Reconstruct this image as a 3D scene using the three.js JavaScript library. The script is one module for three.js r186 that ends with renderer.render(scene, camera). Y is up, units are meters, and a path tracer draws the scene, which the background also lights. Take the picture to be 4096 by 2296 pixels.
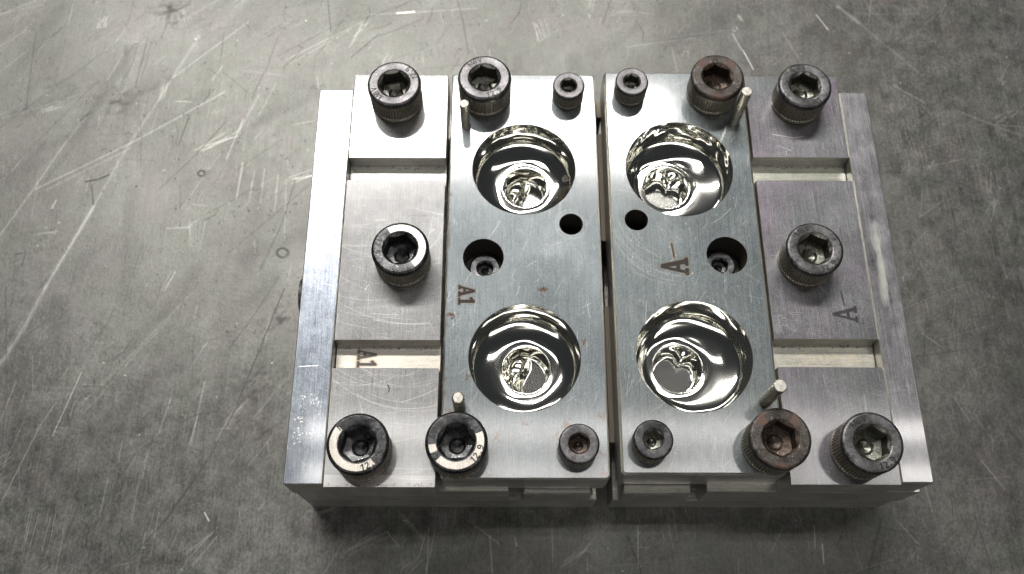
import * as THREE from 'three';
import { mergeGeometries } from 'three/addons/utils/BufferGeometryUtils.js';
import { RectAreaLightUniformsLib } from 'three/addons/lights/RectAreaLightUniformsLib.js';
import { FontLoader } from 'three/addons/loaders/FontLoader.js';
import { TextGeometry } from 'three/addons/geometries/TextGeometry.js';

// ---------- camera, light, exposure (metres; every modelling helper below works in millimetres) ----------
const MM = 0.001, TOP = 24.3;                       // height of the plates' upper faces above the bench, in mm
const scene = new THREE.Scene();
scene.background = new THREE.Color(0.022, 0.024, 0.025);   // dim workshop air
const camera = new THREE.PerspectiveCamera(34.91, 1024 / 574, 0.005, 20);
camera.position.set(-17.6 * MM, (TOP + 149) * MM, 66 * MM);
camera.up.set(-0.00359, 0.38089, -0.92461);
camera.lookAt(camera.position.x + 0.00725, camera.position.y - 0.92458, camera.position.z - 0.38091);
camera.focus = 0.152; camera.userData.fStop = 32;
camera.updateProjectionMatrix();
const renderer = new THREE.WebGLRenderer({ antialias: true });
renderer.toneMapping = THREE.LinearToneMapping;
renderer.toneMappingExposure = 1.42;
renderer.shadowMap.enabled = true;
renderer.setSize(1024, 574);
RectAreaLightUniformsLib.init();

const names = new Map();
function numbered(n) { const k = names.get(n) ?? 0; names.set(n, k + 1); return k ? `${n}_${String(k).padStart(3, '0')}` : n; }
function shade(o) { o.traverse((m) => { if (m.isMesh) { m.castShadow = true; m.receiveShadow = true; } }); return o; }
function thing(name, label, category, [x, y, z] = [0, 0, 0], group) {
  const o = new THREE.Group(); o.name = numbered(name); scene.add(o);
  o.position.set(x * MM, y * MM, z * MM); o.userData = { label, category };
  if (group) o.userData.group = group;
  return o;
}
function part(name, geo, mat, parent, label) {
  geo.scale(MM, MM, MM);
  const m = new THREE.Mesh(geo, mat); m.name = name; m.castShadow = m.receiveShadow = true; parent.add(m);
  if (label) m.userData.label = label;
  return m;
}

// twin fluorescent tubes under white reflectors in the workshop roof, above and behind the block
function ceilingLamp(label, x0, x1, y, z, power, tint, wide = 0.05) {
  const t = thing('ceiling_lamp', label, 'ceiling lamp', [(x0 + x1) * 500, y * 1000, z * 1000], 'fluorescent lamps in the workshop roof');
  const L = (x1 - x0) * 1000, white = new THREE.MeshStandardMaterial({ color: 0xdddddd, roughness: 0.6 });
  const box = new THREE.BoxGeometry(L + 60, 50, Math.max(190, wide * 2300)); box.translate(0, 62, 0);
  part('housing', box, white, t);
  for (const s of [-1, 1]) {
    const tube = new THREE.CylinderGeometry(13, 13, L, 20); tube.rotateZ(Math.PI / 2); tube.translate(0, 18, s * 44);
    part('fluorescent_tube', tube, new THREE.MeshStandardMaterial({ color: 0xffffff, emissive: new THREE.Color(...tint), emissiveIntensity: 3, roughness: 0.4 }), t);
    const a = new THREE.RectAreaLight(new THREE.Color(...tint), power, L * MM, wide);
    a.position.set(0, 0.002, s * Math.max(0.044, wide * 0.52)); a.rotation.x = -Math.PI / 2; t.add(a);
  }
}
const TINT = [1, 0.97, 0.93];
ceilingLamp('twin tube ceiling lamp hanging just behind the far edge of the metal block', -1.15, 0.34, 1.62, -1.04, 125, TINT);
ceilingLamp('twin tube ceiling lamp almost straight above the metal block', -0.4, 1.0, 1.62, -0.31, 10, TINT, 0.04);
ceilingLamp('very long row of tubes on the near side of the metal block', -1.9, 1.9, 1.62, 1.15, 6, TINT, 0.12);
ceilingLamp('added unseen row of tubes furthest behind the metal block', -2.2, 1.4, 1.62, -3.3, 12, TINT, 0.12);  // added row, put in for extra bright bands in the bowl walls

// ---------- procedural surfaces ----------
function rng(seed) { let a = seed >>> 0; return () => { a = (a + 0x6d2b79f5) | 0; let t = Math.imul(a ^ (a >>> 15), 1 | a); t = (t + Math.imul(t ^ (t >>> 7), 61 | t)) ^ t; return ((t ^ (t >>> 14)) >>> 0) / 4294967296; }; }
function unit(a) { let m = 0, s = 0; for (let i = 0; i < a.length; i++) m += a[i]; m /= a.length; for (let i = 0; i < a.length; i++) { a[i] -= m; s += a[i] * a[i]; } s = Math.sqrt(s / a.length) || 1; for (let i = 0; i < a.length; i++) a[i] /= s; return a; }
function streaks(W, H, len, vertical, r) {          // brushed grain: white noise smeared along one axis
  const src = new Float32Array(W * H), out = new Float32Array(W * H);
  for (let i = 0; i < src.length; i++) src[i] = r() - 0.5;
  const lines = vertical ? W : H, n = vertical ? H : W, step = vertical ? W : 1, jump = vertical ? 1 : W;
  for (let l = 0; l < lines; l++) {
    let acc = 0; const o = l * jump;
    for (let i = 0; i < len; i++) acc += src[o + (i % n) * step];
    for (let i = 0; i < n; i++) { out[o + i * step] = acc; acc += src[o + ((i + len) % n) * step] - src[o + i * step]; }
  }
  return unit(out);
}
function cloud(W, H, cell, r, octaves = 3) {
  const out = new Float32Array(W * H);
  for (let k = 0, amp = 1, c = cell; k < octaves; k++, amp *= 0.6, c = Math.max(1, c / 2)) {
    const gw = Math.ceil(W / c) + 2, gh = Math.ceil(H / c) + 2, g = new Float32Array(gw * gh);
    for (let i = 0; i < g.length; i++) g[i] = r() - 0.5;
    for (let y = 0; y < H; y++) {
      const fy = y / c, iy = fy | 0; let ty = fy - iy; ty = ty * ty * (3 - 2 * ty);
      for (let x = 0; x < W; x++) {
        const fx = x / c, ix = fx | 0; let tx = fx - ix; tx = tx * tx * (3 - 2 * tx);
        const a = g[iy * gw + ix], b = g[iy * gw + ix + 1], d = g[(iy + 1) * gw + ix], e = g[(iy + 1) * gw + ix + 1];
        out[y * W + x] += amp * (a + (b - a) * tx + (d - a) * ty + (a - b - d + e) * tx * ty);
      }
    }
  }
  return unit(out);
}
const data8 = (arr, W, H, srgb, wrap) => { const t = new THREE.DataTexture(arr, W, H, THREE.RGBAFormat); t.magFilter = t.minFilter = THREE.LinearFilter; t.wrapS = t.wrapT = wrap; if (srgb) t.colorSpace = THREE.SRGBColorSpace; t.needsUpdate = true; return t; };
// a sheet of w x h mm: grain, clouds, flecks and whatever draw(ctx, random) scratches, stains or prints on it in mm
function surface(o) {
  const W = Math.min(2048, Math.round(o.w * o.ppm)), H = Math.min(2048, Math.round(o.h * o.ppm)), r = rng(o.seed), N = W * H;
  const wrap = o.wrap ?? THREE.ClampToEdgeWrapping;
  const col = new Uint8Array(N * 4), srf = new Uint8Array(N * 4), bmp = new Uint8Array(N * 4);
  const grain = streaks(W, H, Math.max(2, Math.round(o.grainLen * o.ppm)), o.vertical ?? true, r), fine = streaks(W, H, Math.max(2, Math.round(o.grainLen * 0.12 * o.ppm)), o.vertical ?? true, r);
  const big = cloud(W, H, o.cloudCell * o.ppm, r, 4), speck = cloud(W, H, 2.2, r, 1), mid = cloud(W, H, (o.midCell ?? o.cloudCell / 6) * o.ppm, r, 3);
  const tone = o.warm ? cloud(W, H, 7 * o.ppm, r, 3) : mid;
  const cv = document.createElement('canvas'); cv.width = W; cv.height = H;
  const ctx = cv.getContext('2d'); ctx.scale(W / o.w, H / o.h); ctx.lineCap = 'round';
  o.draw?.(ctx, r);
  const ov = ctx.getImageData(0, 0, W, H).data;
  for (let i = 0; i < N; i++) {
    const k = i * 4, g = grain[i] * o.grain + fine[i] * o.grain * 0.7, m = big[i] * o.cloud + mid[i] * (o.mid ?? 0), s = speck[i] * o.speck;
    const a = ov[k + 3] / 255, lum = (ov[k] + ov[k + 1] + ov[k + 2]) / 765, shift = g + m + s;
    for (let c = 0; c < 3; c++) {
      const warm = (o.warm ?? 0) * (tone[i] + 0.4 * mid[i]) * [-1, 0.8, -0.5][c];
      col[k + c] = Math.max(0, Math.min(255, (o.base[c] + shift - warm) * (1 - a) + ov[k + c] * a));
    }
    col[k + 3] = 255;
    let ro = o.rough + o.roughVar * (0.5 * grain[i] + 0.5 * mid[i] + 0.35 * speck[i]);
    ro = ro * (1 - a) + a * (lum > 0.6 ? o.rough * 0.85 : Math.min(0.9, o.rough * 1.5));
    srf[k] = 255; srf[k + 1] = Math.max(10, Math.min(255, ro * 255)); srf[k + 2] = 255 * (1 - a * (lum > 0.6 ? 0 : 0.85)); srf[k + 3] = 255;
    let b = 150 + (grain[i] * 16 + fine[i] * 14) * (o.bumpGrain ?? 1) + speck[i] * 10 * (o.bumpSpeck ?? 1) + mid[i] * 6 * (o.bumpMid ?? 1) - Math.max(0, a - 0.25) * 110;
    if (o.wave) b += o.wave * (0.5 * Math.sin(i / W / o.ppm * 0.9 + 2 * Math.sin(i / W / o.ppm * 0.21)) + 0.5 * Math.sin(i / W / o.ppm * 0.43 + 1 + (i % W) / o.ppm * 0.12));
    bmp[k] = bmp[k + 1] = bmp[k + 2] = Math.max(0, Math.min(255, b)); bmp[k + 3] = 255;
  }
  const mt = data8(srf, W, H, false, wrap);
  const p = { map: data8(col, W, H, true, wrap), roughnessMap: mt, metalnessMap: mt, bumpMap: data8(bmp, W, H, false, wrap), bumpScale: o.bump, metalness: o.metal, roughness: 1 };
  if (o.coat) { p.clearcoat = o.coat; p.clearcoatRoughness = o.coatRough ?? 0.12; }
  if (o.aniso) { p.anisotropy = o.aniso; p.anisotropyRotation = o.anisoTurn ?? 0; }
  return new THREE.MeshPhysicalMaterial(p);
}
const line = (c, col, w, ...p) => { c.strokeStyle = col; c.lineWidth = w; c.beginPath(); c.moveTo(p[0], p[1]); for (let i = 2; i < p.length; i += 2) c.lineTo(p[i], p[i + 1]); c.stroke(); };
const lite = (a) => `rgba(190,188,184,${a})`, dark = (a) => `rgba(40,38,34,${a})`, rusty = (a) => `rgba(74,40,20,${a})`;
function hairlines(c, r, w, h, n, { len = 6, bias = null, spread = 3.14, arc = 0, alpha = 0.3, width = 0.05, share = 0.8 } = {}) {
  for (let i = 0; i < n; i++) {
    const x = r() * w, y = r() * h, a = (bias ?? 0) + (r() - 0.5) * spread, l = len * (0.2 + r() * r() * 1.6), cv = (r() - 0.5) * arc;
    c.strokeStyle = r() < share ? lite(alpha * (0.3 + r())) : dark(alpha * (0.3 + r())); c.lineWidth = width * (0.5 + r());
    c.beginPath(); c.moveTo(x, y); c.quadraticCurveTo(x + Math.cos(a) * l / 2 - Math.sin(a) * l * cv, y + Math.sin(a) * l / 2 + Math.cos(a) * l * cv, x + Math.cos(a) * l, y + Math.sin(a) * l); c.stroke();
  }
}
function flecks(c, r, x, y, rad, n, col, size = 0.12) { for (let i = 0; i < n; i++) { const a = r() * 6.283, d = Math.sqrt(r()) * rad * r(); c.fillStyle = col(0.25 + r() * 0.6); c.beginPath(); c.ellipse(x + Math.cos(a) * d, y + Math.sin(a) * d, size * (0.4 + r()), size * (0.3 + r() * 0.7), r() * 3, 0, 6.283); c.fill(); } }
function fingerprint(c, r, x, y, rx, ry, turn, alpha) {   // smeared arching ridges about 0.4 mm apart
  c.save(); c.translate(x, y); c.rotate(turn);
  const n = Math.round(rx * 2 / 0.42), px = r() * 9, py = r() * 9;
  for (let k = 0; k < n; k++) {
    const off = -rx + k * 0.42; let on = false;
    for (let q = 0; q <= 40; q++) {
      const t = q / 20 - 1, X = t * ry, Y = off + 0.35 * rx * (1 - Math.cos(t * 1.9)) + 0.25 * Math.sin(t * 5 + k * 0.17 + px);
      const keep = 1 - (Y / rx) ** 2 - t * t > 0.05 && Math.sin(X * 0.9 + px) + Math.sin(Y * 0.8 + py) + Math.sin(X * 2.1 - Y * 1.3) + 1.6 * (r() - 0.5) > -0.5;
      if (keep && on) c.lineTo(X, Y); else if (keep) { c.strokeStyle = lite(alpha * (0.35 + 0.65 * r())); c.lineWidth = 0.1 + r() * 0.07; c.beginPath(); c.moveTo(X, Y); } else if (on) c.stroke();
      on = keep;
    }
    if (on) c.stroke();
  }
  c.restore();
}
function stamp(c, text, x, y, size, turn, ink, halo, gap = 0, squash = 1, weight = 'bold') {   // burnt-in lettering, centred on x, y
  c.save(); c.translate(x, y); c.rotate(turn); c.scale(squash, 1); c.font = `${weight} ${size * 10}px serif`; c.scale(0.1, 0.1); c.textAlign = 'left'; c.textBaseline = 'alphabetic';
  const widths = [...text].map((ch) => c.measureText(ch).width), total = widths.reduce((a, b) => a + b, 0) + gap * 10 * (text.length - 1);
  for (const pass of halo ? [0, 1, 2, 3] : [3]) {
    let px = -total / 2;
    [...text].forEach((ch, i) => {
      if (pass < 3) { c.strokeStyle = halo; c.globalAlpha = [0.07, 0.12, 0.2][pass]; c.lineWidth = size * [2.6, 1.7, 1][pass]; c.lineJoin = 'round'; c.strokeText(ch, px, size * 3.3); }
      else { c.globalAlpha = 1; c.fillStyle = c.strokeStyle = ink; c.lineWidth = size * 0.5; c.fillText(ch, px, size * 3.3); c.strokeText(ch, px, size * 3.3); }
      px += widths[i] + gap * 10;
    });
  }
  c.restore();
}

// long marks on the bench sheet, scratch glints put into the bright ones: width, tone (above 0 bright, below 0 dark), then points x, z in mm
const MARKS = [
[0.39,0.16,-88.6,-67.8,-95.5,-49.4,-100.3,-38.1,-105.1,-23.5,-111.6,-5.0],
[0.70,0.3,-111.6,-5.0,-114.3,3.6,-116.6,9.5,-117.9,12.6],
[0.55,0.22,-105.1,-23.5,-111.6,-5.0],
[0.31,0.22,-110.7,-45.7,-114.5,-38.0,-118.8,-27.2,-123.4,-16.9],
[0.20,0.3,-118.1,-27.7,-100.4,-38.6,-90.1,-45.8,-80.8,-52.6],
[0.16,0.22,-115.9,-27.4,-99.4,-37.9],
[0.23,0.25,-92.9,-56.3,-77.6,-71.9],
[0.20,0.25,-67.8,-61.3,-51.3,-72.0],
[0.16,0.2,-66.8,-60.2,-53.5,-70.1],
[0.23,0.2,-50.0,-74.1,-37.5,-75.0,-24.5,-76.2],
[0.39,0.85,-43.1,-74.6,-39.2,-75.0],
[0.23,0.25,-107.6,-55.7,-105.1,-62.7],
[0.16,0.22,-135.5,-73.5,-127.9,-77.8],
[0.16,0.2,-133.6,-64.4,-128.6,-69.2],
[0.23,0.3,-78.3,-35.2,-75.8,-45.4],
[0.23,0.35,-75.0,-25.5,-74.7,-34.3],
[0.16,0.25,-72.2,-25.5,-71.9,-32.3],
[0.23,0.25,-69.8,-24.6,-69.8,-32.8],
[0.16,0.25,-66.6,-21.8,-66.7,-31.4],
[0.16,0.2,-64.0,-16.2,-64.9,-30.4],
[0.20,0.3,-83.9,-55.8,-82.1,-59.6],
[0.47,0.15,-76.5,-42.3,-73.1,-51.6],
[0.12,0.7,-104.3,25.8,-101.0,13.1],
[0.12,0.5,-111.5,39.0,-107.1,23.9,-104.9,19.2],
[0.12,0.5,-101.7,21.9,-101.2,18.8],
[0.09,0.4,-112.6,32.2,-110.3,23.0],
[0.12,0.4,-114.9,23.0,-113.5,15.0],
[0.11,0.55,-105.8,47.2,-105.7,39.6],
[0.11,0.55,-104.5,46.5,-104.0,40.5],
[0.11,0.55,-102.2,47.2,-101.7,41.1],
[0.11,0.55,-101.1,47.5,-100.9,40.6],
[0.11,0.55,-105.5,46.0,-105.2,39.4],
[0.11,0.55,-84.3,50.3,-83.7,44.0],
[0.11,0.55,-92.7,41.0,-92.3,34.1],
[0.11,0.55,-86.7,41.7,-86.4,33.2],
[0.11,0.55,-82.2,48.1,-81.8,40.2],
[0.39,0.13,-100.2,20.0,-93.8,11.9,-81.8,-3.4],
[0.23,0.15,-98.5,20.6,-91.7,10.5],
[0.23,0.95,-73.3,40.2,-72.3,41.7],
[0.16,0.4,-82.7,18.2,-84.0,25.2],
[0.16,0.4,-76.6,14.9,-77.6,27.6],
[0.39,0.3,-36.8,40.4,-32.5,44.9],
[0.12,0.5,-39.3,43.6,-37.0,46.2],
[0.12,0.5,-22.9,42.5,-18.4,45.9],
[0.12,0.45,-8.8,41.7,-8.8,49.0],
[0.12,0.6,-15.7,44.6,-15.3,46.2],
[0.11,0.6,7.1,42.5,6.8,50.0],
[0.11,0.5,-31.7,43.0,-31.7,51.1],
[0.11,0.45,-30.4,43.0,-31.9,51.1],
[0.16,0.45,-20.3,44.4,-19.8,50.8],
[0.12,0.3,-36.3,50.8,-36.0,49.4],
[0.16,0.75,41.0,45.6,40.9,49.1],
[0.12,0.65,40.0,42.3,39.6,46.3],
[0.16,0.55,56.0,42.0,58.7,45.5],
[0.16,0.45,73.5,30.0,76.9,35.7],
[0.16,0.4,66.5,4.3,70.0,7.2],
[0.47,0.2,83.5,-48.4,96.5,-42.2],
[0.31,0.3,70.3,-55.2,76.7,-50.4],
[0.62,0.35,60.7,-77.4,64.7,-72.9],
[0.47,0.14,64.7,-72.9,77.1,-57.9],
[0.23,0.8,55.2,-74.9,57.4,-70.5],
[0.23,0.75,37.0,-64.5,38.8,-59.3],
[0.23,0.5,35.0,-69.2,36.7,-64.5],
[0.16,0.35,46.6,-69.9,49.5,-62.6],
[0.55,0.5,36.9,-74.4,37.5,-73.2],
[0.23,0.25,22.3,-51.2,20.6,-65.2],
[0.16,0.3,70.6,17.7,72.8,22.5],
[0.16,0.3,34.1,42.9,31.4,47.2],
[0.16,0.3,-98.9,51.1,-98.9,43.1],
[0.20,0.3,-116.0,-16.9,-111.5,-17.6],
[0.16,0.35,-88.8,-18.4,-84.2,-18.7],
[0.16,0.2,-71.3,-42.3,-72.8,-40.3],
[0.23,0.5,-113.8,-23.0,-113.3,-24.9],
[0.16,-0.55,-62.9,-4.8,-67.0,9.8,-70.1,20.7,-73.6,29.6,-76.3,34.5],
[0.35,-0.6,-76.3,34.5,-80.5,41.8],
[0.23,-0.45,-80.5,41.8,-86.3,48.9],
[0.16,-0.55,-88.0,29.2,-90.2,33.8,-93.2,42.6],
[0.12,-0.4,-93.2,42.6,-98.9,51.0],
[0.12,-0.5,-119.7,-5.0,-115.1,16.0,-113.5,27.8],
[0.09,-0.4,-111.4,0.2,-108.7,12.8],
[0.16,-0.6,-80.5,23.4,-77.6,21.7,-74.6,21.1],
[0.12,-0.4,-109.3,-63.3,-129.0,-43.0],
[0.12,-0.35,-109.4,-55.7,-126.2,-30.1],
[0.12,-0.4,-124.2,-47.1,-126.3,-69.3],
[0.12,-0.4,-100.2,-67.2,-101.0,-53.6],
[0.12,-0.35,-127.2,-51.3,-121.1,-45.1],
[0.16,-0.35,-59.6,-78.3,-58.3,-69.2],
[0.12,-0.3,-55.0,-72.6,-69.7,-62.4],
[0.31,-0.6,-107.8,-29.5,-105.4,-30.0,-103.0,-31.2],
[0.16,-0.55,-106.4,-28.7,-105.2,-23.9],
[0.09,-0.45,-59.6,-29.0,-75.2,-12.9],
[0.09,-0.35,-66.7,-40.3,-76.2,-32.3],
[0.23,-0.5,-111.8,-44.6,-109.7,-47.2],
[0.23,-0.6,-119.3,-12.3,-117.2,-12.8],
[0.16,-0.6,-117.2,-12.8,-117.4,-9.6],
[0.16,-0.4,68.2,-0.0,65.7,11.4],
[0.16,-0.45,64.4,9.3,74.7,7.9],
[0.16,-0.5,52.8,40.9,48.7,50.8],
[0.12,-0.5,53.2,42.7,50.5,50.8],
[0.23,-0.35,53.4,42.9,58.4,44.0],
[0.12,-0.4,26.2,40.0,35.7,47.9],
[0.12,-0.3,-58.2,40.2,-53.9,29.8],
[0.12,-0.3,-69.7,43.1,-55.5,36.9],
[0.39,-0.5,-71.0,40.9,-71.1,44.2],
[0.55,-0.3,-96.6,37.7,-98.3,44.6],
[0.12,-0.35,-64.4,51.1,-53.2,38.0],
[0.12,-0.35,-11.0,51.0,-15.3,43.0],
[0.12,-0.3,74.0,-77.0,70.5,-61.1],
[0.12,-0.3,-81.9,-58.0,-75.9,-52.7],
[0.16,-0.35,72.7,22.9,74.5,25.6],
];
// ---------- the bench top ----------
const BX = -150, BZ = -100, BW = 270, BH = 165;      // the stretch of bench that the texture covers, in mm
const bench = surface({
  w: BW, h: BH, ppm: 7.58, seed: 11, base: [71, 71, 68], grain: 3, grainLen: 5, vertical: true, cloud: 3.5, cloudCell: 26, midCell: 2.4, mid: 3.4, warm: 0.35, speck: 4, rough: 0.46, roughVar: 0.045, bump: 0.00004, bumpGrain: 0.5, bumpSpeck: 0.8, bumpMid: 2, metal: 0.76, wrap: THREE.MirroredRepeatWrapping,
  draw(c, r) {
    const ink = (a) => `rgba(17,15,13,${a})`;
    c.translate(-BX, -BZ);
    for (const [x, z, s, a] of [[-67, 18, 9, 0.5], [-64, 25, 8, 0.5], [-68, 32, 7, 0.4], [-104, -50, 9, 0.35], [-96, -75, 7, 0.5], [-82, -32, 5, 0.2], [-63, 2, 5, 0.4], [89, -68, 9, 0.35], [61, 46, 8, 0.5], [10, 48, 9, 0.25], [-82, 40, 8, 0.4], [-66, 13, 6, 0.4], [-110, 30, 12, 0.2], [-95, 5, 10, 0.15], [70, 0, 9, 0.2], [-40, 47, 10, 0.25], [75, 30, 10, 0.3], [-120, -55, 9, 0.2]])
      for (let i = 0; i < 60 * s * a; i++) { const q = r() * 6.283, d = s * Math.pow(r(), 0.7) * (0.6 + 0.4 * Math.sin(q * 3 + x)); c.fillStyle = `rgba(${26 + r() * 10},${23 + r() * 8},${19 + r() * 8},${a * (0.08 + r() * 0.16)})`; c.beginPath(); c.ellipse(x + Math.cos(q) * d, z + Math.sin(q) * d * 0.9, 0.15 + r() * 0.7, 0.1 + r() * 0.4, -1 + r() * 0.8, 0, 6.283); c.fill(); }
    for (let i = 0; i < 1500; i++) flecks(c, r, BX + r() * BW, BZ + r() * BH, 1.4, 4, ink, 0.13);
    for (let i = 0; i < 260; i++) flecks(c, r, BX + r() * BW, BZ + r() * BH, 0.6, 2, lite, 0.12);
    for (let i = 0; i < 240; i++) { const x = BX + r() * BW, z = BZ + r() * BH, a = -1.1 + (r() - 0.5) * 1.4, l = 3 + r() * r() * 22; line(c, ink(0.15 + r() * 0.35), 0.07 + r() * 0.12, x, z, x + Math.cos(a) * l * 0.5 + r(), z + Math.sin(a) * l * 0.5, x + Math.cos(a) * l, z + Math.sin(a) * l); }
    for (let i = 0; i < 420; i++) { const x = BX + r() * BW, z = BZ + r() * BH, a = -1.05 + (r() - 0.5) * 1.3, l = 6 + r() * 22, w = 1 + r() * 4, t = 0.004 + r() * 0.008, pale = r() < 0.55; for (let k = 0; k < 4; k++) line(c, pale ? lite(t) : ink(t * 1.6), w * (1 - k * 0.22), x, z, x + Math.cos(a) * l * 0.5 + r() * 2, z + Math.sin(a) * l * 0.5, x + Math.cos(a) * l, z + Math.sin(a) * l); }
    c.save(); c.translate(BX, BZ);
    hairlines(c, r, BW, BH, 900, { len: 9, bias: -1.05, spread: 1.0, alpha: 0.24, width: 0.09, arc: 0.06, share: 0.45 });
    hairlines(c, r, BW, BH, 620, { len: 7, bias: 1.55, spread: 0.5, alpha: 0.26, width: 0.09, arc: 0.05, share: 0.55 });
    hairlines(c, r, BW, BH, 420, { len: 14, bias: -0.45, spread: 1.2, alpha: 0.24, width: 0.1, arc: 0.1, share: 0.35 });
    for (let i = 0; i < 70; i++) { const x = r() * BW, y = r() * BH, a = 1.2 + r() * 1.4, l = 3 + r() * 7, n = 3 + r() * 6; for (let k = 0; k < n; k++) line(c, lite(0.05 + r() * 0.1), 0.1 + r() * 0.25, x + k * 0.35 * (0.6 + r()), y + r() * 2, x + k * 0.35 + Math.cos(a) * l, y + Math.sin(a) * l * (0.6 + r() * 0.5)); }
    hairlines(c, r, BW, BH, 200, { len: 3, alpha: 0.3, width: 0.1, arc: 0.5, share: 0.5 });
    c.restore();
    for (const [w, t, ...p] of MARKS) for (let k = 0; k < 3; k++) {
      const q = p.map((v) => v + (r() - 0.5) * w * 0.7);
      line(c, t > 0 ? lite(t * [0.16, 0.3, 0.4][k] * (t > 0.55 ? 1.6 : 1)) : ink(-t * [0.3, 0.6, 0.9][k]), w * (t > 0 && t < 0.55 ? [2.2, 1.2, 0.4] : [1.4, 0.8, 0.4])[k], ...q);
    }
    for (const [x, z, q] of [[-64.1, -13, 1.2], [-83.4, -31.8, 0.75]]) for (let k = 0; k < 3; k++) { c.strokeStyle = ink(0.17); c.lineWidth = 0.45; c.beginPath(); c.ellipse(x + r() * 0.2, z + r() * 0.2, q, q * 0.85, 0.4, 0.6 * k, 5.6 + 0.4 * k); c.stroke(); }
  },
});
{
  const g = new THREE.PlaneGeometry(900, 700, 1, 1); g.rotateX(-Math.PI / 2);
  const P = g.attributes.position, U = g.attributes.uv;
  for (let i = 0; i < P.count; i++) U.setXY(i, (P.getX(i) - BX) / BW, (P.getZ(i) - BZ) / BH);
  const under = new THREE.BoxGeometry(900, 19.9, 700); under.translate(0, -10.05, 0);
  const m = thing('bench_top', 'scratched dull grey steel bench top under the mould block', 'bench top'); m.userData.kind = 'structure';
  part('steel_sheet', g, bench, m); part('bench_board', under, new THREE.MeshStandardMaterial({ color: 0x555550, roughness: 0.6 }), m);
}

// ---------- machined slabs ----------
const quad = (pos, uv, a, b, c, d, ua) => { for (const p of [a, b, c, a, c, d]) pos.push(...p); for (let i = 0; i < 6; i++) uv.push(...(ua ? ua[[0, 1, 2, 0, 2, 3][i]] : [0, 0])); };
const geom = (pos, uv) => { const g = new THREE.BufferGeometry(); g.setAttribute('position', new THREE.Float32BufferAttribute(pos, 3)); g.setAttribute('uv', new THREE.Float32BufferAttribute(uv, 2)); g.computeVertexNormals(); return g; };
// slab from its outline: chamfered upper edge, optional cut corners, bored holes [x, z, radius, depth]; group 0 is the upper face, group 1 the walls
function slab({ x0, x1, z0, z1, y, t, c = 0.15, cuts = 0.1, holes = [], tex, open = false }) {
  const T = tex ?? [x0, z0, x1 - x0, z1 - z0], k = cuts;
  const ring = (i) => [[x0 + i, z0 + k + i * 0.4], [x0 + k + i * 0.4, z0 + i], [x1 - k - i * 0.4, z0 + i], [x1 - i, z0 + k + i * 0.4], [x1 - i, z1 - k - i * 0.4], [x1 - k - i * 0.4, z1 - i], [x0 + k + i * 0.4, z1 - i], [x0 + i, z1 - k - i * 0.4]];
  const inner = ring(c), outer = ring(0), lead = 0.06;
  const shape = new THREE.Shape(inner.map(([x, z]) => new THREE.Vector2(x, -z)));
  for (const [hx, hz, hr] of holes) { const p = new THREE.Path(); p.absarc(hx, -hz, hr + lead, 0, Math.PI * 2, true); shape.holes.push(p); }
  let cap = new THREE.ShapeGeometry(shape, 64); cap.rotateX(-Math.PI / 2); cap.translate(0, y, 0); cap = cap.toNonIndexed();
  const P = cap.attributes.position, uv0 = []; for (let i = 0; i < P.count; i++) uv0.push((P.getX(i) - T[0]) / T[2], (P.getZ(i) - T[1]) / T[3]);
  cap.setAttribute('uv', new THREE.Float32BufferAttribute(uv0, 2));
  const pos = [], uv = []; let run = 0;
  for (let i = 0; i < 8; i++) {
    const j = (i + 1) % 8, [ax, az] = inner[i], [bx, bz] = inner[j], [cx, cz] = outer[i], [dx, dz] = outer[j], L = Math.hypot(dx - cx, dz - cz);
    const u0 = run / 30, u1 = (run + L) / 30; run += L;
    quad(pos, uv, [bx, y, bz], [ax, y, az], [cx, y - c, cz], [dx, y - c, dz], [[u1, 0], [u0, 0], [u0, 0.05], [u1, 0.05]]);
    quad(pos, uv, [dx, y - c, dz], [cx, y - c, cz], [cx, y - t, cz], [dx, y - t, dz], [[u1, 0.05], [u0, 0.05], [u0, t / 30], [u1, t / 30]]);
  }
  if (!open) quad(pos, uv, [x0 + k, y - t, z0], [x1 - k, y - t, z0], [x1 - k, y - t, z1], [x0 + k, y - t, z1]);
  const bore = [], buv = [];
  for (const [hx, hz, hr, hd, floor] of holes) {
    const n = 96;
    for (let i = 0; i < n; i++) {
      const a = i / n * 6.28318531, b = (i + 1) / n * 6.28318531, ca = Math.cos(a), sa = Math.sin(a), cb = Math.cos(b), sb = Math.sin(b), R = hr + lead;
      quad(pos, uv, [hx + R * ca, y, hz + R * sa], [hx + R * cb, y, hz + R * sb], [hx + hr * cb, y - lead, hz + hr * sb], [hx + hr * ca, y - lead, hz + hr * sa], [[i / n, 0], [(i + 1) / n, 0], [(i + 1) / n, 0.02], [i / n, 0.02]]);
      quad(bore, buv, [hx + hr * ca, y - lead, hz + hr * sa], [hx + hr * cb, y - lead, hz + hr * sb], [hx + hr * cb, y - hd, hz + hr * sb], [hx + hr * ca, y - hd, hz + hr * sa], [[i / n, 0], [(i + 1) / n, 0], [(i + 1) / n, 0.2], [i / n, 0.2]]);
      if (floor) { for (const q of [[hx + hr * ca, y - hd, hz + hr * sa], [hx + hr * cb, y - hd, hz + hr * sb], [hx, y - hd, hz]]) bore.push(...q); buv.push(0, 0, 0.1, 0, 0.1, 0.1); }
    }
  }
  const g = mergeGeometries(bore.length ? [cap, geom(pos, uv), geom(bore, buv)] : [cap, geom(pos, uv)], true);
  return g;
}

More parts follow.
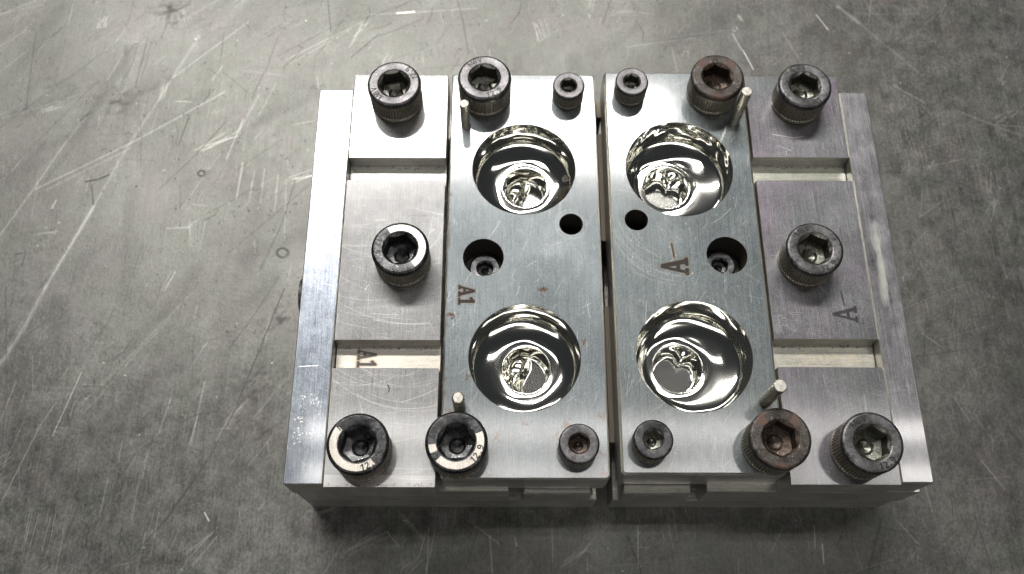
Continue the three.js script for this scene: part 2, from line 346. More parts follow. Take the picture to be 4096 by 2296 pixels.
// side walls and recesses: milled steel
const wallMat = surface({ w: 30, h: 30, ppm: 16, seed: 21, base: [172, 170, 164], grain: 9, grainLen: 14, vertical: false, cloud: 5, cloudCell: 8, speck: 6, rough: 0.36, roughVar: 0.05, bump: 0.000006, metal: 0.88, wrap: THREE.RepeatWrapping, draw(c, r) { hairlines(c, r, 30, 30, 60, { len: 3, alpha: 0.3, width: 0.07 }); for (let i = 0; i < 14; i++) flecks(c, r, r() * 30, r() * 30, 0.9, 5, dark, 0.12); } });

const plateLook = { ppm: 17, grainLen: 14, grain: 4.5, cloud: 4, cloudCell: 9, midCell: 1.6, mid: 2, speck: 5, roughVar: 0.03, bump: 0.000003, aniso: 0.4, metal: 0.97, rough: 0.55, coat: 1, coatRough: 0.1 };
// left clamp plate
const CL = { x0: -47.0, x1: -28.85, z0: -40, z1: 39.75 };
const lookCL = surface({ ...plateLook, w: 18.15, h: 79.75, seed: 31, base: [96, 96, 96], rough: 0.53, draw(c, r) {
  c.save(); c.translate(47, 40);
  for (let i = 0; i < 70; i++) { c.strokeStyle = lite(0.12 + r() * 0.3); c.lineWidth = 0.05 + r() * 0.05; const a = 0.2 + r() * 1.8, R = 12 + r() * 20; c.beginPath(); c.arc(-37 + (r() - 0.5) * 14, -14 + (r() - 0.5) * 9 + (r() < 0.5 ? 22 : 0), R, a, a + 0.2 + r() * 0.9); c.stroke(); }
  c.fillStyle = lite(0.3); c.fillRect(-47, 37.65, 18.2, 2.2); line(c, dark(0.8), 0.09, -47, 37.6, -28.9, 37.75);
  line(c, dark(0.8), 0.22, -37.4, 22.6, -37.1, 23.2, -37.2, 23.8); line(c, dark(0.5), 0.12, -30.6, 37.2, -30.2, 36.8);
  for (let i = 0; i < 40; i++) flecks(c, r, -47 + r() * 18, 39.2 + r() * 0.5, 0.5, 3, rusty, 0.12);
  c.restore();
  hairlines(c, r, 18.15, 79.75, 240, { len: 4, alpha: 0.3, width: 0.05, bias: 0, spread: 0.5, arc: 0.1 }); hairlines(c, r, 18.15, 79.75, 160, { len: 5, alpha: 0.28, width: 0.05, bias: 1.57, spread: 0.4, share: 0.4 }); hairlines(c, r, 18.15, 79.75, 60, { len: 3, alpha: 0.4, width: 0.06 });
} });
// right clamp plate; purple cast of the light put into its base colour
const CR = { x0: 28.95, x1: 47.0, z0: -40.1, z1: 39.2 };
const lookCR = surface({ ...plateLook, w: 18.05, h: 79.3, seed: 41, base: [80, 79, 82], warm: 0.8, rough: 0.55, grain: 5, coatRough: 0.12, draw(c, r) {
  c.save(); c.translate(-28.95, 40.1);
  fingerprint(c, r, 38, 11, 7, 6, 0.5, 0.17); fingerprint(c, r, 40, 27, 6, 8, -0.3, 0.15); fingerprint(c, r, 31, 11.5, 2.2, 2.5, 0, 0.3);
  stamp(c, 'A', 42.0, 9.55, 5.7, -Math.PI / 2, 'rgba(30,27,28,0.94)', null, 0, 0.74, ''); line(c, dark(0.75), 0.28, 41.7, 5.3, 41.95, 7.9);
  line(c, lite(0.5), 0.12, 33, -27, 37, -26.2, 39, -26.6); line(c, lite(0.4), 0.1, 34, -24.5, 36.2, -23.4); line(c, lite(0.4), 0.1, 34, 2.6, 35.2, 5); line(c, lite(0.4), 0.1, 37, 2.6, 39, 5.6);
  c.restore();
  hairlines(c, r, 18, 79, 260, { len: 4, alpha: 0.32, width: 0.05, bias: 1.57, spread: 0.12, share: 0.6 }); hairlines(c, r, 18, 79, 70, { len: 2.4, alpha: 0.3, width: 0.06, arc: 0.4 });
} });
// cavity inserts
const IL = { x0: -28.15, x1: -0.4, z0: -40.35, z1: 38.4 }, IR = { x0: 1.45, x1: 28.6, z0: -41.05, z1: 37.65 };
const lookIL = surface({ ...plateLook, w: 27.75, h: 78.75, seed: 51, base: [85, 90, 92], metal: 0.95, rough: 0.56, draw(c, r) {
  c.save(); c.translate(28.15, 40.35);
  stamp(c, 'A1', -24.6, 6.2, 3.8, Math.PI / 2, 'rgba(34,19,12,0.97)', 'rgba(110,84,64,1)', 0.1, 0.74);
  for (const [x, z, n] of [[-7.5, 29.5, 60], [-8, 33, 20], [-19, 31.5, 24], [-3, 31, 20], [-2, 34, 26], [-1.2, 37.5, 60], [-11, 5, 26], [-26.9, 27, 14], [-27, 10, 18], [-1.6, 28, 22], [-6.3, 38, 30], [-20, 38.2, 30], [-26.6, 37.8, 40], [-14, 29.3, 10], [-24, 21, 8], [-4, 15, 8], [-9, 31, 14], [-23, -31, 20], [-14, -29, 34]]) flecks(c, r, x, z, 1.5, n, rusty, 0.19);
  for (let i = 0; i < 26; i++) flecks(c, r, -27.9, -35 + r() * 72, 0.4, 4, rusty, 0.18);
  for (let i = 0; i < 40; i++) flecks(c, r, -28 + r() * 27, 38.1 + r() * 0.3, 0.4, 2, rusty, 0.11);
  for (const q of [2.4, 2.6, 2.9, 3.3]) { c.strokeStyle = lite(0.2); c.lineWidth = 0.1; c.beginPath(); c.arc(-5.7, -7.8, q, r() * 6, r() * 6 + 3); c.stroke(); }
  fingerprint(c, r, -8, 0, 4.5, 4.5, 0.4, 0.14); line(c, dark(0.55), 0.07, -9.2, 36, -8.6, 36.8, -8.4, 37.3, -7.9, 37.2);
  c.restore();
  hairlines(c, r, 27.7, 78.7, 260, { len: 3, alpha: 0.35, width: 0.06, arc: 0.15, bias: -1.2, spread: 1.5 }); hairlines(c, r, 27.7, 78.7, 130, { len: 3, alpha: 0.22, width: 0.06, bias: 1.57, spread: 0.2, share: 0.3 });
} });
const lookIR = surface({ ...plateLook, w: 27.15, h: 78.7, seed: 61, base: [76, 81, 82], metal: 0.95, rough: 0.56, grain: 5, draw(c, r) {
  c.save(); c.translate(-1.45, 41.05);
  stamp(c, 'A', 12.85, 0.5, 6.5, -Math.PI / 2, 'rgba(30,21,14,0.97)', 'rgba(112,98,80,1)', 0, 0.66); line(c, 'rgba(150,128,104,0.45)', 0.75, 12.35, -4, 12.65, -1.2); line(c, dark(0.85), 0.32, 12.35, -4, 12.65, -1.2);
  fingerprint(c, r, 13, 31, 6.5, 5.5, 0.2, 0.17); fingerprint(c, r, 19, 34, 3, 2.6, 1, 0.2); fingerprint(c, r, 5, 27, 4, 5, 1, 0.08);
  for (let i = 0; i < 26; i++) { c.strokeStyle = lite(0.05 + r() * 0.12); c.lineWidth = 0.08; c.beginPath(); c.arc(12 + r() * 4, -12 + r() * 3, 9 + r() * 6, 1.6 + r() * 0.9, 2.2 + r() * 1.2); c.stroke(); }
  c.fillStyle = 'rgba(120,92,70,0.9)'; c.beginPath(); c.ellipse(11.6, -29.9, 0.5, 0.26, 0, 0, 6.3); c.fill();
  c.restore();
  hairlines(c, r, 27.1, 78.7, 380, { len: 3.4, alpha: 0.32, width: 0.06, arc: 0.2, bias: 2.0, spread: 1.3 }); hairlines(c, r, 27.1, 78.7, 60, { len: 8, alpha: 0.22, width: 0.08, arc: 0.1, bias: 0.6, spread: 1.2 });
  for (let i = 0; i < 160; i++) flecks(c, r, r() * 27, r() * 78, 0.5, 2, lite, 0.07);
} });
const flangeLook = (seed, base, more) => surface({ ...plateLook, w: 7, h: 76, seed, base, grain: 6, rough: 0.34, coatRough: 0.07, metal: 0.97, bump: 0.00004, bumpGrain: 0.12, bumpSpeck: 0.1, bumpMid: 0, wave: 38, draw: more });
const lookFL = flangeLook(71, [100, 105, 112], (c, r) => { hairlines(c, r, 7, 76, 60, { len: 3, alpha: 0.4, width: 0.06, bias: 0.45, spread: 0.4 }); hairlines(c, r, 7, 76, 120, { len: 4, alpha: 0.25, width: 0.05, bias: 1.57, spread: 0.1, share: 0.4 }); for (let i = 0; i < 30; i++) flecks(c, r, 1 + r() * 5, 61 + r() * 9, 0.8, 4, lite, 0.13); line(c, lite(0.7), 0.12, 1, 56, 4.5, 55.8); });
const lookFR = flangeLook(81, [92, 91, 94], (c, r) => { hairlines(c, r, 7, 76, 160, { len: 4, alpha: 0.4, width: 0.06, bias: 1.5, spread: 0.2, share: 0.5 }); for (let i = 0; i < 60; i++) { c.fillStyle = `rgba(180,180,172,${0.05 + r() * 0.07})`; c.beginPath(); c.ellipse(2.6 + r() * 1.1, 30 + r() * 13, 0.5 + r() * 0.7, 1 + r() * 2, 0, 0, 6.3); c.fill(); } fingerprint(c, r, 4, 64, 5, 9, 0.1, 0.2); });  // faint purple cast of the light put into the flange base too
const lookGroove = (seed, base, draw) => surface({ ...plateLook, w: 18.1, h: 6, seed, base, vertical: false, grainLen: 6, grain: 6, rough: 0.5, coatRough: 0.2, metal: 0.9, aniso: 0.3, anisoTurn: Math.PI / 2, draw });

const boreMat = new THREE.MeshStandardMaterial({ color: 0x46443f, metalness: 0.8, roughness: 0.5 });  // shade inside the holes put into the colour, darker than the walls
const railMat = new THREE.MeshStandardMaterial({ color: 0x5c564c, metalness: 0.6, roughness: 0.6 });
// ---------- base blocks ----------
function baseBlock(label, x0, x1, flange, mirrored) {
  const o = thing('mould_base', label, 'mould base', [0, 0, 0], 'halves of the mould base');
  const box = (a, b, y0, y1, z0, z1, c = 0.12) => slab({ x0: a, x1: b, z0, z1, y: y1, t: y1 - y0, c, cuts: c });
  const put = (n, g, m = wallMat) => part(n, g, [m, m], o);
  put('base_slab', box(x0, x1, 0.05, 7.4, -36.5, 39.0, 0.2));
  const s = mirrored ? -1 : 1, X = (a, b) => (s > 0 ? [a, b] : [-b, -a]);
  put('riser_block', box(...X(-53.5, -16.9), 7.4, 16.25, 30.5, 39.0));
  put('riser_block', box(...X(-53.5, -2.6), 7.4, 16.25, -36.4, -30.5));
  put('riser_block', box(...X(-53.5, -29.5), 7.4, 16.25, -30.5, 30.5, 0.02));
  put('guide_block', box(...X(-14.5, -2.6), 8.6, 15.6, 31, 39.35, 0.3));
  const fl = slab({ x0: flange.x0, x1: flange.x1, z0: -36.5, z1: flange.z1, y: TOP, t: TOP - 16.27, c: 0.18, cuts: 0.12 });
  part('flange', fl, [flange.look, wallMat], o);
  for (const [za, zb] of [[-39.5, -35.6], [-31.8, -8.1], [5.1, 30.6]]) put('inner_rail', box(...(s > 0 ? [-0.95, 0.45] : [0.55, 1.6]), s > 0 ? 7.4 : 7.4, s > 0 ? 17.6 : 16.4, za, zb), railMat);
  return o;
}
const bL = baseBlock('steel mould base half whose flange runs along the A1 plates', -53.5, -1.0, { x0: -53.55, x1: -47.12, z1: 39.3, look: lookFL }, false);
baseBlock('steel mould base half whose purple grey flange carries pale worn patch', 1.7, 52.3, { x0: 47.1, x1: 52.35, z1: 38.85, look: lookFR }, true);
{ const g = new THREE.CylinderGeometry(3.4, 3.4, 1.2, 40); g.rotateZ(Math.PI / 2); g.translate(-54.0, 18.6, 4.5); part('side_plug', g, new THREE.MeshStandardMaterial({ color: 0x2c2a26, metalness: 0.6, roughness: 0.5 }), bL); }

// ---------- clamp plates with two cross grooves ----------
function clampPlate(label, P, look, gap, floors) {
  const o = thing('clamp_plate', label, 'clamp plate', [0, 0, 0], 'clamp plates along the outer sides');
  const tex = [P.x0, P.z0, P.x1 - P.x0, P.z1 - P.z0], D = 2.9;
  part('plate_body', slab({ x0: P.x0, x1: P.x1, z0: P.z0, z1: P.z1, y: TOP - D - 0.02, t: 5.1, c: 0.04, cuts: 0.05 }), [wallMat, wallMat], o);
  const zs = [P.z0, gap[0], gap[1], gap[2], gap[3], P.z1];
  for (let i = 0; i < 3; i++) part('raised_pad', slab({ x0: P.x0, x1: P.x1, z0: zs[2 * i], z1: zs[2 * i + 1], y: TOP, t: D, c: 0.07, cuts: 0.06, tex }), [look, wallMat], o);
  floors.forEach((m, i) => { const g = new THREE.PlaneGeometry(P.x1 - P.x0 - 0.1, gap[2 * i + 1] - gap[2 * i]); { const U = g.attributes.uv; for (let q = 0; q < U.count; q++) U.setY(q, 1 - U.getY(q)); } g.rotateX(-Math.PI / 2); g.translate((P.x0 + P.x1) / 2, TOP - D + 0.004, (gap[2 * i] + gap[2 * i + 1]) / 2); part('groove_floor', g, m, o); });
  return o;
}
const grime = (c, r) => { for (let i = 0; i < 26; i++) flecks(c, r, r() * 18, 0.2 + r() * 0.8, 0.5, 3, dark, 0.14); hairlines(c, r, 18, 6, 40, { len: 4, bias: 0, spread: 0.1, alpha: 0.3, width: 0.05 }); };
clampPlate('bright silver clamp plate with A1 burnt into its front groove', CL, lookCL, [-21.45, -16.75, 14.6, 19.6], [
  lookGroove(91, [126, 126, 120], grime),
  lookGroove(92, [136, 132, 124], (c, r) => { grime(c, r); c.scale(1, 6 / 5); stamp(c, 'A1', 5.2, 2.42, 4.5, -Math.PI * 1.5, 'rgba(28,18,10,0.97)', 'rgba(120,92,60,1)', 0.1, 0.56); }),
]);
clampPlate('purple tinged clamp plate with a lone letter A and fingerprints', CR, lookCR, [-21.95, -17.05, 14.15, 19.2], [
  lookGroove(93, [122, 123, 113], grime),
  lookGroove(94, [132, 130, 121], (c, r) => { grime(c, r); for (let i = 0; i < 60; i++) flecks(c, r, 4 + r() * 12, 2 + r() * 2.5, 1.2, 2, (a) => `rgba(160,146,112,${a * 0.35})`, 0.35); }),
]);

// ---------- cavity inserts with mirror-polished bowls ----------
const mirror = new THREE.MeshPhysicalMaterial({ color: new THREE.Color(0.74, 0.735, 0.69), metalness: 1, roughness: 0.08 });
function bowl(R, dx, wave, pit, swirl) {
  const pts = [], add = (r, d, zone) => pts.push([r * R, -d, zone]), rad = Math.PI / 180;
  const smooth = (a, b, x) => { const t = Math.min(1, Math.max(0, (x - a) / (b - a))); return t * t * (3 - 2 * t); };
  const slopes = [[0.93, 36], [0.82, 26.5], [0.68, 17], [0.59, 7], [0.53, 0], [0.46, -7]];
  const slope = (r) => { for (let i = 1; i < slopes.length; i++) if (r >= slopes[i][0]) { const [a, b] = slopes[i - 1], [c, e] = slopes[i]; return (e + (b - e) * (r - c) / (a - c)) * rad; } return -6 * rad; };
  for (let i = 0; i <= 50; i++) { const t = i / 50; add(1 - 0.058 * t - 0.014 * Math.sin(t * Math.PI), 5.75 * t, 0); }          // drafted wall
  let r = 0.942, d = 5.75, dr = 0.0012;
  for (let i = 0; i < 14; i++) { const a = (82 - i * 3.4) * rad; r -= dr; d += Math.tan(a) * dr * R * (i < 4 ? 0.5 : 1); add(r, d, 1); }  // small fillet
  dr = 0.004;
  while (r > 0.462) { r -= dr; d += Math.tan(slope(r)) * dr * R; add(r, d, 1); }                                                  // hollow floor
  const q = 0.02; for (let i = 1; i <= 36; i++) { const a = (-6 + i / 36 * 88) * rad, b = -6 * rad; add(r - q * (Math.sin(a) - Math.sin(b)), d + q * R * (Math.cos(b) - Math.cos(a)), 2); } // rolled rim of the pit
  r = pts.at(-1)[0] / R; d = -pts.at(-1)[1];
  for (let i = 1; i <= 30; i++) { const t = i / 30; add(r - 0.02 * t, d + 4.2 * t, 3); }
  r -= 0.02; d += 4.2;
  for (let i = 1; i <= 12; i++) { const a = i / 12 * 1.4; add(r - 0.06 * (1 - Math.cos(a)), d + 0.06 * R * Math.sin(a), 4); }
  const rf = pts.at(-1)[0]; d = -pts.at(-1)[1];
  for (let i = 1; i <= 60; i++) add(rf / R * (1 - i / 60), d + 0.02 * (1 - (1 - i / 60) ** 2), 5);
  const top = -pts.find((p) => p[2] === 3)[1];
  const rows = pts.length - 1, n = 280, pos = [], idx = [];
  for (const [x, y, zone] of pts) {
    const sh = dx * smooth(0.92 * R, 0.5 * R, x);
    for (let k = 0; k < n; k++) {
      const a = k / n * Math.PI * 2; let rr = Math.max(0.0005, x), h = y;
      if (zone === 0) rr += wave * Math.sin(-y / 5.75 * Math.PI) * smooth(3.14, 2.6, Math.abs(a - 4.5)) * (Math.sin(4.3 * a + y * 0.9 + 1.3 * Math.sin(2.1 * a)) + 0.6 * Math.sin(9.7 * a - y * 1.4 + 2 * Math.sin(3 * a)) + 0.3 * Math.sin(17 * a + y * 2.6 + 2)) * smooth(0.3, -0.5, Math.sin(a));
      if (zone === 1) h += (0.03 + wave * 0.4) * (Math.sin(3 * a + x * 0.7 + 1) + 0.6 * Math.sin(5 * a - x * 1.1)) * smooth(0.93 * R, 0.8 * R, x) * smooth(0.52 * R, 0.62 * R, x);
      if (zone >= 3) {                                            // lobe added to the pit so its curve throws curling reflections
        const lean = smooth(0, 1.6, -y - top);
        for (const [at, wide, deep, wob] of pit) { const w = Math.atan2(Math.sin(a - at), Math.cos(a - at)) / wide, f = Math.exp(-w * w); rr *= 1 - lean * deep * f * (1 + wob * Math.sin(5 * w + y * 2.2) + 0.5 * wob * Math.sin(11 * w - y * 3.1)); }
      }
      if (zone === 5 && swirl) { const u = x / rf * Math.cos(a), v = x / rf * Math.sin(a), m = smooth(0.12, -0.5, u + 0.22 * Math.sin(2.6 * v + 0.3)); h += m * swirl * (1 + 0.16 * Math.sin(4.5 * v + 2 * u + 0.6) + 0.05 * Math.sin(9 * v - 3 * u)) * (1 - 0.35 * (x / rf) ** 6); }  // raised half added to the pit floor to mirror lamps as a swirl
      pos.push(sh + rr * Math.cos(a), h, rr * Math.sin(a));
    }
  }
  for (let i = 0; i < rows; i++) for (let k = 0; k < n; k++) { const a = i * n + k, b = i * n + (k + 1) % n, c = a + n, e = b + n; idx.push(a, b, c, b, e, c); }
  const g = new THREE.BufferGeometry(); g.setAttribute('position', new THREE.Float32BufferAttribute(pos, 3)); g.setIndex(idx); g.computeVertexNormals();
  return g;
}
const pitS = [[Math.PI * 0.98, 0.7, 0.12, 0.06]], pitHeart = [[-1.1, 0.4, 0.4, 0.02]];
function cavityInsert(label, P, look, bowls, bores) {
  const o = thing('cavity_insert', label, 'mould insert', [0, 0, 0], 'mould inserts with polished bowls');
  const holes = [...bowls.map(([x, z, r]) => [x, z, r, 0.3]), ...bores];
  part('insert_plate', slab({ ...P, y: TOP, t: 8, c: P.c ?? 0.3, cuts: 0.5, holes, open: true }), [look, wallMat, boreMat], o);
  for (const [x, z, r, ...how] of bowls) { const g = bowl(r, ...how); g.translate(x, TOP - 0.06, z); part('polished_bowl', g, mirror, o); }
  return o;
}
cavityInsert('blue grey mould insert with A1 stamp and rust specks', { ...IL, c: 0.28 }, lookIL, [[-14.22, -19.3, 9.6, 0.35, 0.01, pitS, 2.2], [-14.25, 17.6, 9.63, 0.45, 0.01, pitS, 2.2]], [[-21.56, -1.13, 3.62, 6, true], [-5.69, -7.8, 2.1, 7.9, true]]);
cavityInsert('blue grey mould insert stamped with A and a dash', { ...IR, c: 0.42 }, lookIR, [[14.83, -19.5, 10.02, -1.35, 0.085, pitHeart], [14.88, 17.2, 10.04, -1.6, 0.05, pitHeart]], [[22.17, -1.7, 3.65, 6, true], [6.25, -8.72, 2.1, 7.9, true]]);

// ---------- socket head cap screws ----------
const font = await new FontLoader().loadAsync('fonts/droid/droid_sans_bold.typeface.json');
const screwLook = (seed, base, draw, rough = 0.42) => surface({ w: 12, h: 12, ppm: 26, seed, base, grain: 2, grainLen: 0.6, cloud: 7, cloudCell: 3, midCell: 0.5, mid: 6, speck: 8, rough, roughVar: 0.05, bump: 0.00001, bumpGrain: 0.3, bumpSpeck: 2, metal: 0.85, wrap: THREE.RepeatWrapping, draw });
const worn = (c, r) => { for (let i = 0; i < 140; i++) flecks(c, r, r() * 12, r() * 12, 0.6, 3, lite, 0.05); hairlines(c, r, 12, 12, 60, { len: 1, alpha: 0.25, width: 0.05 }); };
const blackOxide = screwLook(101, [68, 67, 68], worn, 0.38), blackSmooth = screwLook(102, [46, 46, 47], worn, 0.36), socketLook = screwLook(103, [74, 74, 68], worn, 0.34);
const knurlLook = screwLook(107, [132, 126, 115], worn, 0.45);  // reflected light put into the colour, so paler than the head
const rustLook = screwLook(104, [56, 52, 49], (c, r) => { worn(c, r); for (let i = 0; i < 900; i++) { const a = r() * 6.283, d = 2.4 + 1.6 * r() * r() + r() * 0.3; c.fillStyle = `rgba(${64 + r() * 24},${47 + r() * 14},${39 + r() * 10},${0.12 + r() * 0.3})`; c.beginPath(); c.ellipse(6 + Math.cos(a) * d, 6 + Math.sin(a) * d, 0.1 + r() * 0.3, 0.1 + r() * 0.2, a, 0, 6.3); c.fill(); } }, 0.55);
const rustSocket = screwLook(105, [56, 47, 41], worn, 0.5);
const markInk = new THREE.MeshStandardMaterial({ color: 0x1c1a18, metalness: 0.7, roughness: 0.45 });
const groundSteel = surface({ w: 12, h: 12, ppm: 24, seed: 106, base: [150, 145, 138], grain: 5, grainLen: 2, cloud: 3, cloudCell: 2, speck: 7, rough: 0.42, roughVar: 0.03, bump: 0.000003, metal: 0.75, wrap: THREE.RepeatWrapping, draw: (c, r) => { for (let i = 0; i < 60; i++) flecks(c, r, r() * 12, r() * 12, 0.5, 2, dark, 0.05); } });
const planar = (g, cx = 6) => { const P = g.attributes.position, uv = []; for (let i = 0; i < P.count; i++) uv.push((P.getX(i) + 6) / 12, (P.getZ(i) + P.getY(i) * 0.7 + cx) / 12); g.setAttribute('uv', new THREE.Float32BufferAttribute(uv, 2)); return g; };
function grid(rows, n) {                             // rows: (angle) => [radius, y]; returns a revolved skin
  const pos = [], idx = [];
  for (const f of rows) for (let k = 0; k < n; k++) { const a = k / n * Math.PI * 2, [q, y] = f(a, k); pos.push(q * Math.cos(a), y, q * Math.sin(a)); }
  for (let i = 0; i < rows.length - 1; i++) for (let k = 0; k < n; k++) { const a = i * n + k, b = i * n + (k + 1) % n, c = a + n, d = b + n; idx.push(a, b, c, b, d, c); }
  const g = new THREE.BufferGeometry(); g.setAttribute('position', new THREE.Float32BufferAttribute(pos, 3)); g.setIndex(idx); return g;
}
const crease = (g) => { const q = g.toNonIndexed(); q.computeVertexNormals(); return q; };
function capScrew(R, h, flats, n, look = {}) {       // origin at the underside of the head
  const o = new THREE.Group(), hexR = (a, turn) => flats / 2 / Math.cos(((a + turn) % (Math.PI / 3) + Math.PI / 3) % (Math.PI / 3) - Math.PI / 6);
  const turn = look.hexTurn ?? 0, rc = flats / 2 / Math.cos(Math.PI / 6) * 1.04, e = R * 0.11, k = R * 0.045;
  const seg = n * 4, kn = (m) => (a, i) => { const v = [0, 1, 1, 0][i % 4]; return v * m; };
  // smooth collar and rounded rim
  const rim = grid([() => [R * 0.985, h * 0.80], () => [R, h * 0.815], () => [R, h - e], () => [R - e * 0.12, h - e * 0.55], () => [R - e * 0.4, h - e * 0.2], () => [R - e * 0.85, h - e * 0.03], () => [R - e, h], () => [rc + R * 0.04, h], () => [rc, h - R * 0.03]], 96);
  rim.computeVertexNormals(); planar(rim); part('head', rim, look.top ?? blackOxide, o);
  const band = crease(grid([[0.96, 0.0, 0], [0.985, 0.03, 0], [0.985, 0.13, 0], [0.985, 0.16, 1], [0.985, 0.74, 1], [0.985, 0.78, 0], [0.985, 0.805, 0]].map(([q, y, m]) => (a, i) => [R * q - k * (1 - kn(m)(a, i)) * (m ? 1 : 0), h * y]), seg));
  planar(band); part('knurled_band', band, look.band ?? knurlLook, o);
  const depth = h * 0.52, slope = 0.5, wall = (a) => Math.min(hexR(a, turn), rc - 0.001), lip = (a) => h - R * 0.03 - (rc - wall(a)) * slope - R * 0.02;
  const sock = crease(grid([() => [rc, h - R * 0.03], (a) => [wall(a), lip(a)], (a) => [wall(a), h - depth], (a) => [wall(a) * 0.62, h - depth - R * 0.04], () => [flats * 0.28, h - depth - R * 0.05], () => [flats * 0.2, h - depth - R * 0.12], () => [0.002, h - depth - R * 0.2]], 144));
  planar(sock); part('hex_socket', sock, look.socket ?? socketLook, o);
  return o;
}
function ringText(o, text, mid, inward, rad, size, y) {
  const step = size * 0.92 / rad * (inward ? -1 : 1);
  let list = [...text]; const wide = list.map((c) => (c === '.' || c === ',' ? 0.55 : c === '1' ? 0.8 : 1)), total = wide.reduce((a, b) => a + b, 0);
  let at = -total / 2; const geos = [];
  list.forEach((ch, i) => {
    const mid_i = at + wide[i] / 2; at += wide[i];
    const g = new TextGeometry(ch, { font, size, depth: 0.03, curveSegments: 3, bevelEnabled: false }); g.computeBoundingBox();
    g.translate(-(g.boundingBox.max.x + g.boundingBox.min.x) / 2, -size / 2, 0); g.rotateX(-Math.PI / 2);
    const ang = mid - mid_i * step;                  // measured counter-clockwise as seen from above
    g.rotateY(inward ? ang + Math.PI / 2 : ang - Math.PI / 2); g.translate(Math.cos(ang) * rad, y, -Math.sin(ang) * rad); geos.push(g);
  });
  part('head_marking', mergeGeometries(geos), markInk, o);
}
function groundPatch(o, R, h, a0, a1) { const g = new THREE.RingGeometry(R * 0.655, R * 0.885, 60, 1, a0, a1 - a0); g.rotateX(-Math.PI / 2); g.translate(0, h + 0.012, 0); planar(g); part('ground_patch', g, groundSteel, o, 'ground bright patch on the rim'); }
const deg = Math.PI / 180;
function screw(x, z, y, label, { big = true, mark = null, ground = null, turn = 0, look = {}, group, R, h, letters = true } = {}) {
  const s = big ? capScrew(5, 6, 5, 60, { ...look, hexTurn: turn }) : capScrew(R ?? 3.12, h ?? 4, (R ?? 3.12) * 0.88, 40, { ...look, hexTurn: turn });
  s.name = numbered('cap_screw'); scene.add(s); s.position.set(x * MM, y * MM, z * MM); s.userData = { label, category: 'screw', group };
  if (ground) for (const [a, b] of ground) groundPatch(s, 5, 6, a * deg, b * deg);
  if (mark !== null) { if (letters) ringText(s, 'MBV', mark * deg, false, 3.92, 1.05, 6.0); ringText(s, '12.9', (mark + 180) * deg, true, 3.92, 1.05, 6.0); }
  return s;
}
const G1 = 'large cap screws standing on the plates', G2 = 'small cap screws on the mould inserts', rust = { top: rustLook, socket: rustSocket, band: knurlLook };
screw(-38.5, -33.95, TOP, 'large brown black cap screw standing on the glaring white end of the clamp plate', { mark: 215, turn: 0.2, group: G1 });
screw(-21.65, -35.4, TOP, 'large black cap screw with a short steel pin before it on the insert', { mark: 118, turn: 0.75, group: G1 });
screw(22.15, -35.9, TOP, 'large rusty cap screw beside the tall pin at the far edge', { look: rust, turn: 0.6, group: G1 });
screw(38.4, -34.05, TOP, 'large black cap screw at the far end of the purple tinged clamp plate', { mark: 285, turn: 0.5, group: G1 });
screw(36.0, -0.4, TOP, 'large black cap screw in the middle of the purple tinged clamp plate', { mark: 119, turn: 0.62, group: G1 });
screw(-35.8, -0.15, TOP, 'large black cap screw between two grooves with a bright crescent on its rim', { mark: -5, letters: false, ground: [[-52, 122]], turn: 0.22, look: { top: blackSmooth, socket: blackSmooth }, group: G1 });
screw(-40.9, 33.9, TOP, 'large black cap screw by the front corner with its outer rim half ground bright', { mark: 122, ground: [[140, 312]], turn: 0.3, look: { top: blackSmooth, socket: blackSmooth }, group: G1 });
screw(-25.3, 33.55, TOP, 'large black cap screw before the stub pin with a bright ground arc marked 12.9', { mark: 150, ground: [[225, 382], [187, 206]], turn: 0.05, look: { top: blackSmooth, socket: blackSmooth }, group: G1 });
screw(26.3, 32.85, TOP, 'large rusty cap screw beside the slanting pin at the near edge', { look: rust, turn: 0.55, group: G1 });
screw(40.9, 33.5, TOP, 'large black cap screw at the near end of the purple tinged clamp plate', { mark: 118, turn: 0.42, group: G1 });
screw(-5.73, -35.1, TOP, 'small worn cap screw at the far edge of the rust specked insert', { big: false, turn: 0.1, R: 3.0, group: G2 });
screw(6.3, -36.1, TOP, 'small dark cap screw at the far edge of the insert stamped A', { big: false, turn: 0.6, group: G2 });
screw(-5.63, 33.35, TOP, 'small cap screw with rust around its socket among rust specks', { big: false, turn: 0.5, R: 3.3, look: { socket: rustSocket }, group: G2 });
screw(6.35, 32.65, TOP, 'small black cap screw at the near edge of the insert stamped A', { big: false, turn: 0.3, R: 3.25, look: { top: blackSmooth }, group: G2 });
screw(-21.35, -0.4, TOP - 5.9, 'sunken cap screw in the round bore of the rust specked insert', { big: false, R: 2.85, h: 2.6, turn: 0.5, look: { top: blackSmooth, socket: blackSmooth }, group: 'cap screws sunk in the inserts' });
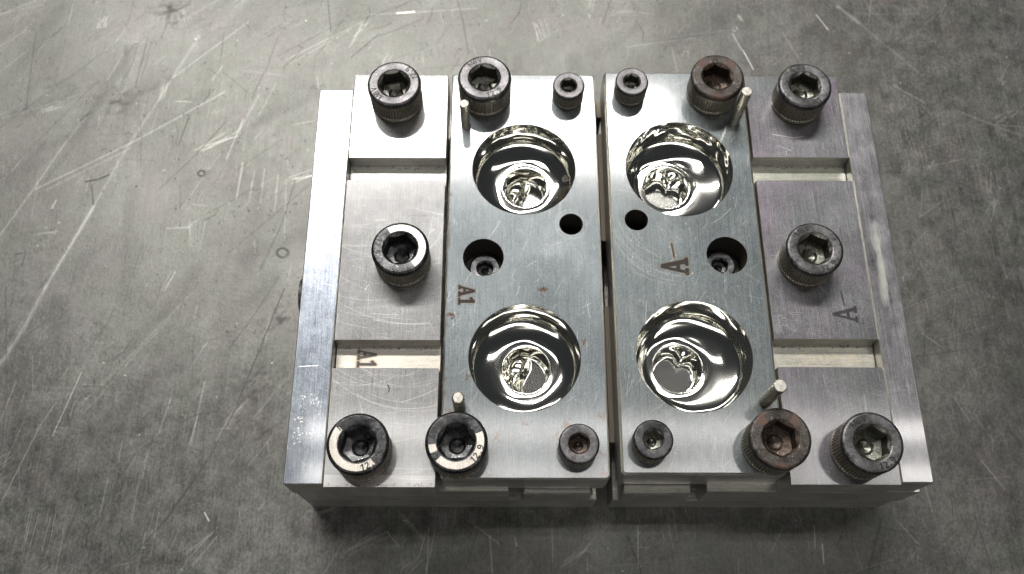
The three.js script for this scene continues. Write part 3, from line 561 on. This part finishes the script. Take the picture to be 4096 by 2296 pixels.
screw(21.6, -1.2, TOP - 5.9, 'sunken cap screw in the round bore beside the letter A', { big: false, R: 2.85, h: 2.6, turn: 0.2, look: { top: blackSmooth, socket: blackSmooth }, group: 'cap screws sunk in the inserts' });

// ---------- dowel pins ----------
const pinMat = surface({ w: 6, h: 12, ppm: 24, seed: 120, base: [168, 164, 150], grain: 6, grainLen: 4, cloud: 4, cloudCell: 2, speck: 5, rough: 0.3, roughVar: 0.04, bump: 0.000003, metal: 0.9, wrap: THREE.RepeatWrapping });
const pinTop = surface({ w: 3, h: 3, ppm: 60, seed: 121, base: [150, 147, 141], grain: 4, grainLen: 0.4, cloud: 9, cloudCell: 0.8, speck: 10, rough: 0.55, roughVar: 0.05, bump: 0.00001, metal: 0.5, draw: (c, r) => { flecks(c, r, 1.6, 1.6, 0.8, 50, dark, 0.05); } });
function pin(x, z, h, R, label, c, lean = [0, 0]) {
  const o = thing('dowel_pin', label, 'dowel pin', [x, TOP, z], 'dowel pins standing in the inserts');
  const body = grid([() => [R, -0.02], () => [R, h - c], () => [R - c * 0.3, h - c * 0.3], () => [R - c, h]], 48); body.computeVertexNormals();
  const P = body.attributes.position, uv = []; for (let i = 0; i < P.count; i++) uv.push((i % 48) / 48, P.getY(i) / 12); body.setAttribute('uv', new THREE.Float32BufferAttribute(uv, 2));
  part('pin_shaft', body, pinMat, o);
  const cap = new THREE.CircleGeometry(R - c, 40); cap.rotateX(-Math.PI / 2); cap.translate(0, h, 0); part('pin_end', cap, pinTop, o);
  o.rotation.set(lean[0] * deg, 0, lean[1] * deg);
}
pin(-25.25, -28.7, 7.3, 0.87, 'short steel pin with a bright end before the black screw', 0.12);
pin(26.1, -29.95, 9.8, 0.98, 'tall steel pin touching the far rusty screw', 0.12);
pin(-25.2, 26.2, 5.4, 1.08, 'stubby chamfered steel pin behind the screw marked 12.9', 0.3);
pin(26.1, 25.3, 9.6, 1.07, 'tall steel pin by the near rusty screw', 0.14);

scene.traverse((o) => { if (o.isRectAreaLight) o.castShadow = true; });
renderer.render(scene, camera);
